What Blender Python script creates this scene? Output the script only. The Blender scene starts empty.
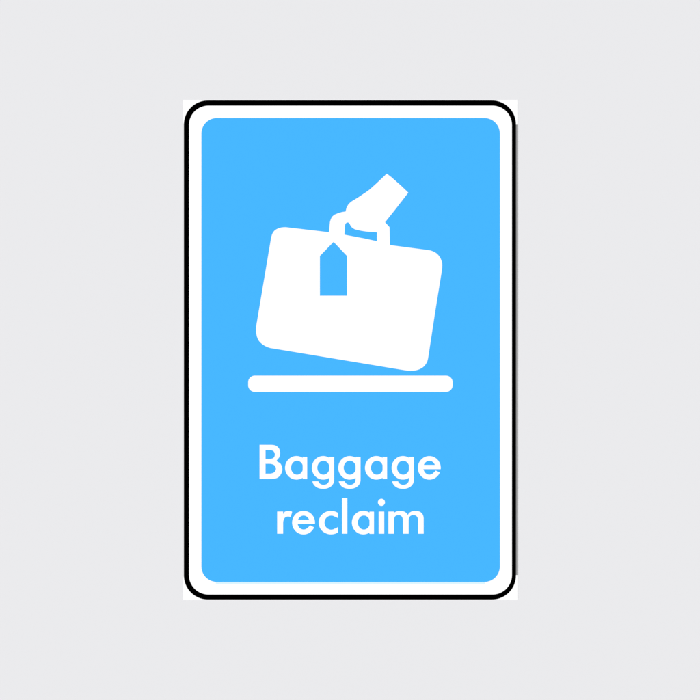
import bpy, math
from mathutils import Vector
from mathutils.geometry import delaunay_2d_cdt

# ------------------------------------------------------------------ units
# The sign is drawn on its own sheet in "sign units" (1 unit = 0.6 mm), x to the
# right and y downwards; (350, 350) is the middle of the sheet.
S = 0.0006
C = bpy.context.scene.collection
def sx(x): return (x - 350.0) * S
def sz(y): return (350.0 - y) * S

# ------------------------------------------------------------------ materials
def material(name, col, rough=0.6, spec=0.1, grain=0.0):
    m = bpy.data.materials.new(name); m.use_nodes = True
    nt = m.node_tree; b = nt.nodes['Principled BSDF']
    b.inputs['Base Color'].default_value = (*col, 1)
    b.inputs['Specular IOR Level'].default_value = spec
    tc = nt.nodes.new('ShaderNodeTexCoord')
    nz = nt.nodes.new('ShaderNodeTexNoise'); nz.inputs['Scale'].default_value = 60
    nt.links.new(tc.outputs['Object'], nz.inputs['Vector'])
    mr = nt.nodes.new('ShaderNodeMapRange')
    mr.inputs['To Min'].default_value = rough - .06; mr.inputs['To Max'].default_value = rough + .06
    nt.links.new(nz.outputs['Fac'], mr.inputs['Value'])
    nt.links.new(mr.outputs['Result'], b.inputs['Roughness'])
    return m

WHITE = material('white_vinyl', (.90, .90, .90))
BLUE  = material('blue_vinyl', (.0500, .4090, .890))
BLACK = material('black_ink', (.0, .0, .0), spec=0.0)
GREY  = material('grey_ink', (.247, .247, .247))
PALEG = material('pale_grey_ink', (.70, .70, .70))
PALEB = material('pale_blue_ink', (.60, .78, .89))
WALL  = material('painted_wall', (.715, .715, .731), rough=.8, spec=.05)

# ------------------------------------------------------------------ flat shapes
def poly(*pts): return [tuple(p) for p in pts]
def rect(x0, y0, x1, y1): return [(x0, y0), (x1, y0), (x1, y1), (x0, y1)]
def ell(cx, cy, rx, ry, p=2.0, n=96):
    out = []
    for i in range(n):
        a = 2*math.pi*(i+.013)/n; c, s = math.cos(a), math.sin(a)
        out.append((cx + rx*math.copysign(abs(c)**(2/p), c), cy + ry*math.copysign(abs(s)**(2/p), s)))
    return out
def rrect(x0, y0, x1, y1, r, n=20):
    out = []
    for cx, cy, a0 in ((x1-r, y0+r, -90), (x1-r, y1-r, 0), (x0+r, y1-r, 90), (x0+r, y0+r, 180)):
        for i in range(n+1):
            a = math.radians(a0 + 90*i/n); out.append((cx + r*math.cos(a), cy + r*math.sin(a)))
    return out
def path(items):
    """points, or lists of points joined by a smooth curve; closed outline"""
    flat = []
    for it in items:
        if isinstance(it, list): flat += [(p, j > 0) for j, p in enumerate(it)]   # True: the edge arriving here is curved
        else: flat.append((it, False))
    n = len(flat); out = []
    for i in range(n):
        p1, (p2, curved) = Vector(flat[i][0]), flat[(i+1) % n]
        p2 = Vector(p2); out.append(tuple(p1))
        if not curved: continue
        p0, p3 = Vector(flat[i-1][0]), Vector(flat[(i+2) % n][0])
        d = (p2-p1).length
        t1 = ((p1-p0).normalized() + (p2-p1).normalized()).normalized() * d
        t2 = ((p2-p1).normalized() + (p3-p2).normalized()).normalized() * d
        for k in range(1, 8):
            t = k/8; a, b = t*t, t*t*t
            q = (2*b-3*a+1)*p1 + (b-2*a+t)*t1 + (-2*b+3*a)*p2 + (b-a)*t2
            out.append(tuple(q))
    return out

def plate(name, shapes, rule, z0, z1, mat, parent):
    """One mesh: the region of the sign's plane where rule(set of shape keys) holds,
    from height z0 to z1 (mm) above the wall."""
    keys = list(shapes); vs, fs = [], []
    for k in keys:
        fs.append(list(range(len(vs), len(vs)+len(shapes[k])))); vs += [Vector(p) for p in shapes[k]]
    ov, oe, of, _, _, orig = delaunay_2d_cdt(vs, [], fs, 1, 1e-4)
    tris = [f for f, o in zip(of, orig) if rule({keys[i] for i in o})]
    used = sorted({i for f in tris for i in f}); idx = {v: i for i, v in enumerate(used)}; n = len(used)
    verts = [(sx(ov[v].x), -z1*.001, sz(ov[v].y)) for v in used] + [(sx(ov[v].x), -z0*.001, sz(ov[v].y)) for v in used]
    faces, edges = [], {}
    for f in tris:
        a, b, c = (idx[i] for i in f)
        pa, pb, pc = (verts[i] for i in (a, b, c))
        if (pb[0]-pa[0])*(pc[2]-pa[2]) - (pb[2]-pa[2])*(pc[0]-pa[0]) < 0: b, c = c, b
        faces.append((a, b, c)); faces.append((a+n, c+n, b+n))
        for e in ((a, b), (b, c), (c, a)): edges[e] = edges.get(e, 0) + 1
    for (a, b) in edges:
        if (b, a) not in edges: faces.append((a, a+n, b+n, b))
    me = bpy.data.meshes.new(name); me.from_pydata(verts, [], faces); me.materials.append(mat); me.update()
    o = bpy.data.objects.new(name, me); C.objects.link(o)
    if parent: o.parent = parent
    return o
def solid(name, outline, z0, z1, mat, parent):
    return plate(name, {'a': outline}, lambda s: 'a' in s, z0, z1, mat, parent)

# ------------------------------------------------------------------ wall behind
wv = [(-2, -.0, -2), (2, -.0, -2), (2, -.0, 2), (-2, -.0, 2), (-2, .1, -2), (2, .1, -2), (2, .1, 2), (-2, .1, 2)]
wm = bpy.data.meshes.new('wall')
wm.from_pydata(wv, [], [(0, 1, 2, 3), (5, 4, 7, 6), (4, 0, 3, 7), (1, 5, 6, 2), (3, 2, 6, 7), (4, 5, 1, 0)])
wm.materials.append(WALL); wall = bpy.data.objects.new('wall', wm); C.objects.link(wall); wall['kind'] = 'structure'

# ------------------------------------------------------------------ the sign
sign = bpy.data.objects.new('airport_sign', None); C.objects.link(sign); sign.empty_display_size = .05
sign['label'] = 'blue and white baggage reclaim sign with black rounded outline on a plain pale grey background'
sign['category'] = 'sign'

sheet = solid('backing_sheet', rect(182.9, 99.9, 518.05, 600.0), .02, .20, WHITE, sign)
sheet['label'] = 'square cornered white sheet under the black outline'
border = plate('border', {'o': rrect(183.85, 100.35, 516.0, 599.6, 24), 'i': rrect(188.95, 105.65, 511.95, 594.5, 19.5)},
               lambda s: s == {'o'}, .20, .26, BLACK, sign)
border['label'] = 'black outline with rounded corners'
e = solid('edge_line', rect(516.03, 124.6, 518.02, 575.0), .20, .25, GREY, border); e['label'] = 'thin mid grey line down the right edge'
e = solid('edge_line', rect(182.93, 123.4, 183.82, 576.8), .20, .25, PALEG, border); e['label'] = 'hairline pale grey line down the left edge'

panel = solid('blue_panel', rrect(201.4, 118.0, 499.85, 581.95, 15.5), .20, .26, BLUE, sign)
panel['label'] = 'sky blue panel with rounded corners'
e = solid('edge_line', rect(215.8, 581.98, 485.3, 583.8), .20, .25, PALEB, panel); e['label'] = 'very pale blue line under the blue panel'

# suitcase (white silhouette tilted to the right) with handle and luggage tag
case_outline = path([
    [(270.6, 241.0), (271.5, 236.2), (274.0, 231.2), (279.3, 228.0), (286.0, 227.2)],
    (329.3, 232.3), (344.3, 234.7), (363.4, 238.3), (377.0, 241.2), (390.0, 245.1),
    (424.5, 249.6), [(430.5, 250.5), (436.6, 253.5), (440.3, 258.0), (442.1, 263.6), (442.0, 269.5)],
    (435.1, 312.0),
    [(428.7, 354.0), (427.0, 361.8), (423.6, 366.6), (418.0, 369.7), (410.8, 370.8), (403.4, 370.0)],
    [(270.0, 347.9), (263.4, 344.9), (258.8, 340.6), (256.4, 333.9), (256.2, 326.4)],
])
case = solid('suitcase', case_outline, .26, .32, WHITE, sign); case['label'] = 'white suitcase silhouette tilted to the right'
handle_outline = path([
    (328.9, 233.4), [(330.0, 222.0), (332.6, 216.3), (338.6, 213.1), (345.6, 211.6)],
    (356, 212), (378, 215), (385.4, 222.6), (389.5, 227.2), (389.9, 246.4), (376.9, 243.0), (376.9, 232.1),
    (368.1, 231.4), [(358.7, 230.0), (352.6, 227.9), (349.7, 223.9)], [(349.0, 222.9), (347.3, 222.4), (345.6, 223.6), (344.9, 226.3)],
    (344.3, 236.2)])
# the foot of the handle sits in front of the suitcase's top edge
solid('handle', handle_outline, .27, .34, WHITE, case)
tag = solid('luggage_tag', poly((333.6, 241.8), (346.95, 255.9), (346.95, 295.7), (319.9, 295.7), (319.9, 255.9)), .32, .36, BLUE, case)
tag['label'] = 'blue luggage tag with a pointed top'
hand_outline = path([
    (345.5, 211.8), [(346.4, 208.2), (348.6, 204.2), (352.0, 201.2)], (357.9, 197.6),
    [(363.0, 194.2), (368.4, 190.5), (375.6, 184.2)], (386.8, 173.7),
    (391.5, 177.3), (400.5, 185.2), (408.3, 192.6),
    (396.0, 208.5), (385.1, 222.2), (381.5, 227.0), (376.9, 232.25),
    [(368.1, 231.7), (358.7, 230.2), (353.6, 228.6), (351.0, 226.3), (349.4, 223.2)], (346.5, 218.0)])
hand = solid('hand', hand_outline, .34, .40, WHITE, sign); hand['label'] = 'white hand and cuff silhouette reaching down to the handle'
bar = solid('conveyor_bar', rrect(248.2, 375.65, 452.6, 391.85, 6.6), .26, .32, WHITE, sign)
bar['label'] = 'white round ended bar beneath the suitcase'

# ------------------------------------------------------------------ lettering (geometric sans serif)
def letter_a(dx, dy):
    sh = {'o': ell(296.5+dx, 467.8+dy, 11.4, 11.75), 'i': ell(297.05+dx, 467.75+dy, 6.05, 7.05),
          's': rect(302.7+dx, 456.9+dy, 307.15+dx, 479.0+dy), 'r': rect(307.15+dx, 440+dy, 320+dx, 490+dy)}
    return sh, lambda s: ('s' in s) or ('o' in s and 'i' not in s and 'r' not in s)
def letter_g(dx, dy):
    sh = {'o': ell(323.2+dx, 467.8+dy, 11.3, 11.75), 'i': ell(323.4+dx, 467.75+dy, 6.15, 7.05),
          's': rect(329.2+dx, 456.9+dy, 334.1+dx, 479.6+dy), 'r': rect(334.1+dx, 440+dy, 345+dx, 479.6+dy),
          'O': ell(323.2+dx, 479.6+dy, 10.9, 9.2, 2.15), 'I': ell(323.6+dx, 479.6+dy, 5.6, 5.3, 2.1),
          'T': rect(305+dx, 478+dy, 323.3+dx, 481.35+dy), 'U': rect(305+dx, 460+dy, 345+dx, 479.58+dy)}
    def rule(s):
        if 's' in s: return True
        if 'o' in s and 'i' not in s and 'r' not in s: return True
        return 'O' in s and 'I' not in s and 'T' not in s and 'U' not in s
    return sh, rule
def letter_e(dx, dy):
    sh = {'o': ell(429.3+dx, 467.85+dy, 11.4, 11.75), 'i': ell(429.35+dx, 467.75+dy, 6.1, 7.0),
          'b': rect(418+dx, 465.0+dy, 440.9+dx, 469.15+dy),
          'w': poly((428+dx, 469.15+dy), (446+dx, 469.15+dy), (446+dx, 475.6+dy), (435.8+dx, 470.6+dy), (434.2+dx, 472.4+dy))}
    return sh, lambda s: ('o' in s and 'i' not in s and 'w' not in s) or ('b' in s and 'o' in s)
def letter_b_cap(dx, dy):
    st = {'o': path([(259.6, 444.9), [(271.5, 444.9), (276.0, 445.8), (279.2, 449.0), (280.1, 453.0), (279.2, 457.2), (276.7, 460.6)],
                     [(276.7, 460.9), (280.4, 463.7), (282.3, 468.9), (281.2, 473.6), (277.8, 477.5), (272.0, 478.9)], (259.6, 478.9)]),
          'u': path([(265.5, 450.0), [(270.0, 450.0), (273.6, 451.3), (274.9, 454.5), (273.6, 457.8), (270.0, 459.0)], (265.5, 459.0)]),
          'l': path([(265.5, 463.8), [(270.2, 463.8), (274.3, 465.2), (276.0, 468.7), (274.4, 472.2), (270.2, 473.7)], (265.5, 473.7)])}
    return st, lambda s: s == {'o'}
def letter_r(dx, dy):
    sh = {'s': rect(277.2, 511.6, 283.1, 533.65),
          'a': path([(283.0, 514.4), [(284.4, 512.2), (286.6, 511.2), (289.4, 511.2), (292.1, 512.0)], (290.7, 516.9),
                     [(288.4, 516.5), (285.7, 517.1), (284.0, 518.9), (283.1, 522.2)], (283.05, 524), (281, 524), (281, 514.4)])}
    return sh, lambda s: bool(s)
def letter_c(dx, dy):
    sh = {'o': ell(331.0, 522.65, 12.3, 11.7), 'i': ell(331.2, 522.65, 6.75, 7.05), 'r': rect(337.9, 505, 350, 540),
          'w': poly((331, 522.6), (335.4, 516.6), (337.9, 518.1), (337.9, 527.1), (335.4, 528.7))}
    return sh, lambda s: s == {'o'}
def letter_l(dx, dy): return {'s': rect(342.0, 498.1, 347.3, 533.65)}, lambda s: bool(s)
def letter_i(dx, dy): return {'s': rect(378.7, 511.65, 384.2, 533.65), 'd': ell(381.45, 502.35, 3.5, 3.55)}, lambda s: bool(s)
def letter_m(dx, dy):
    def arch(x0, x1, ytop, r, p=2.3):
        cx, rx = (x0+x1)/2, (x1-x0)/2; pts = [(x0, 533.65)]
        for i in range(33):
            a = math.pi*(1 - i/32); c, s = math.cos(a), math.sin(a)
            pts.append((cx + rx*math.copysign(abs(c)**(2/p), c), ytop + r - r*abs(s)**(2/p)))
        return pts + [(x1, 533.65)]
    sh = {'s': rect(388.45, 511.65, 393.9, 533.65), 'a': arch(391.6, 408.6, 511.0, 8.2), 'b': arch(407.2, 423.6, 511.0, 8.2, 2.4),
          'x': arch(393.9, 402.9, 515.1, 5.2), 'y': arch(408.6, 418.1, 515.1, 5.2), 'k': rect(380, 505, 393.9, 533.7)}
    def rule(s):
        if 's' in s: return True
        if 'k' in s: return False
        if 'x' in s or 'y' in s: return False
        return 'a' in s or 'b' in s
    return sh, rule
def word(letters, label):
    shapes, rules = {}, []
    for n, (fn, dx, dy) in enumerate(letters):
        sh, ru = fn(dx, dy); rules.append(ru)
        for k, v in sh.items(): shapes[(n, k)] = v
    def rule(s):
        for n, ru in enumerate(rules):
            sub = {k for (m, k) in s if m == n}
            if sub and ru(sub): return True
        return False
    o = plate('lettering', shapes, rule, .26, .32, WHITE, sign); o['label'] = label
word([(letter_b_cap, 0, 0), (letter_a, 0, 0), (letter_g, 0, 0), (letter_g, 26.4, 0), (letter_a, 79.9, 0),
      (letter_g, 79.75, 0), (letter_e, 0, 0)], 'upper line of white lettering reading Baggage')
word([(letter_r, 0, 0), (letter_e, -125.75, 54.8), (letter_c, 0, 0), (letter_l, 0, 0), (letter_a, 66.8, 54.8),
      (letter_i, 0, 0), (letter_m, 0, 0)], 'lower line of white lettering reading reclaim')

# ------------------------------------------------------------------ light: a lamp on either side, as when copying flat artwork
w = bpy.data.worlds.new('World'); bpy.context.scene.world = w; w.use_nodes = True
bg = w.node_tree.nodes['Background']; bg.inputs['Color'].default_value = (1, 1, 1, 1); bg.inputs['Strength'].default_value = .5
for s in (-1, 1):
    L = bpy.data.lights.new('studio_lamp', 'AREA'); L.shape = 'SQUARE'; L.size = 1.5; L.energy = 165.5
    o = bpy.data.objects.new('studio_lamp', L); C.objects.link(o)
    o.location = (s*4.2, -4.2, .0)
    o.rotation_euler = (Vector((0, 0, 0)) - Vector(o.location)).to_track_quat('-Z', 'Y').to_euler()

# ------------------------------------------------------------------ camera
cam = bpy.data.cameras.new('camera'); co = bpy.data.objects.new('camera', cam); C.objects.link(co)
cam.lens = 100; cam.sensor_width = 36; cam.clip_start = .05; cam.clip_end = 50
dist = 700*S*cam.lens/36
co.location = (0, -dist-.0003, 0); co.rotation_euler = (math.pi/2, 0, 0)
sc = bpy.context.scene; sc.camera = co
sc.view_settings.view_transform = 'Standard'; sc.view_settings.look = 'None'
sc.view_settings.exposure = 0; sc.view_settings.gamma = 1; sc.view_settings.use_curve_mapping = False
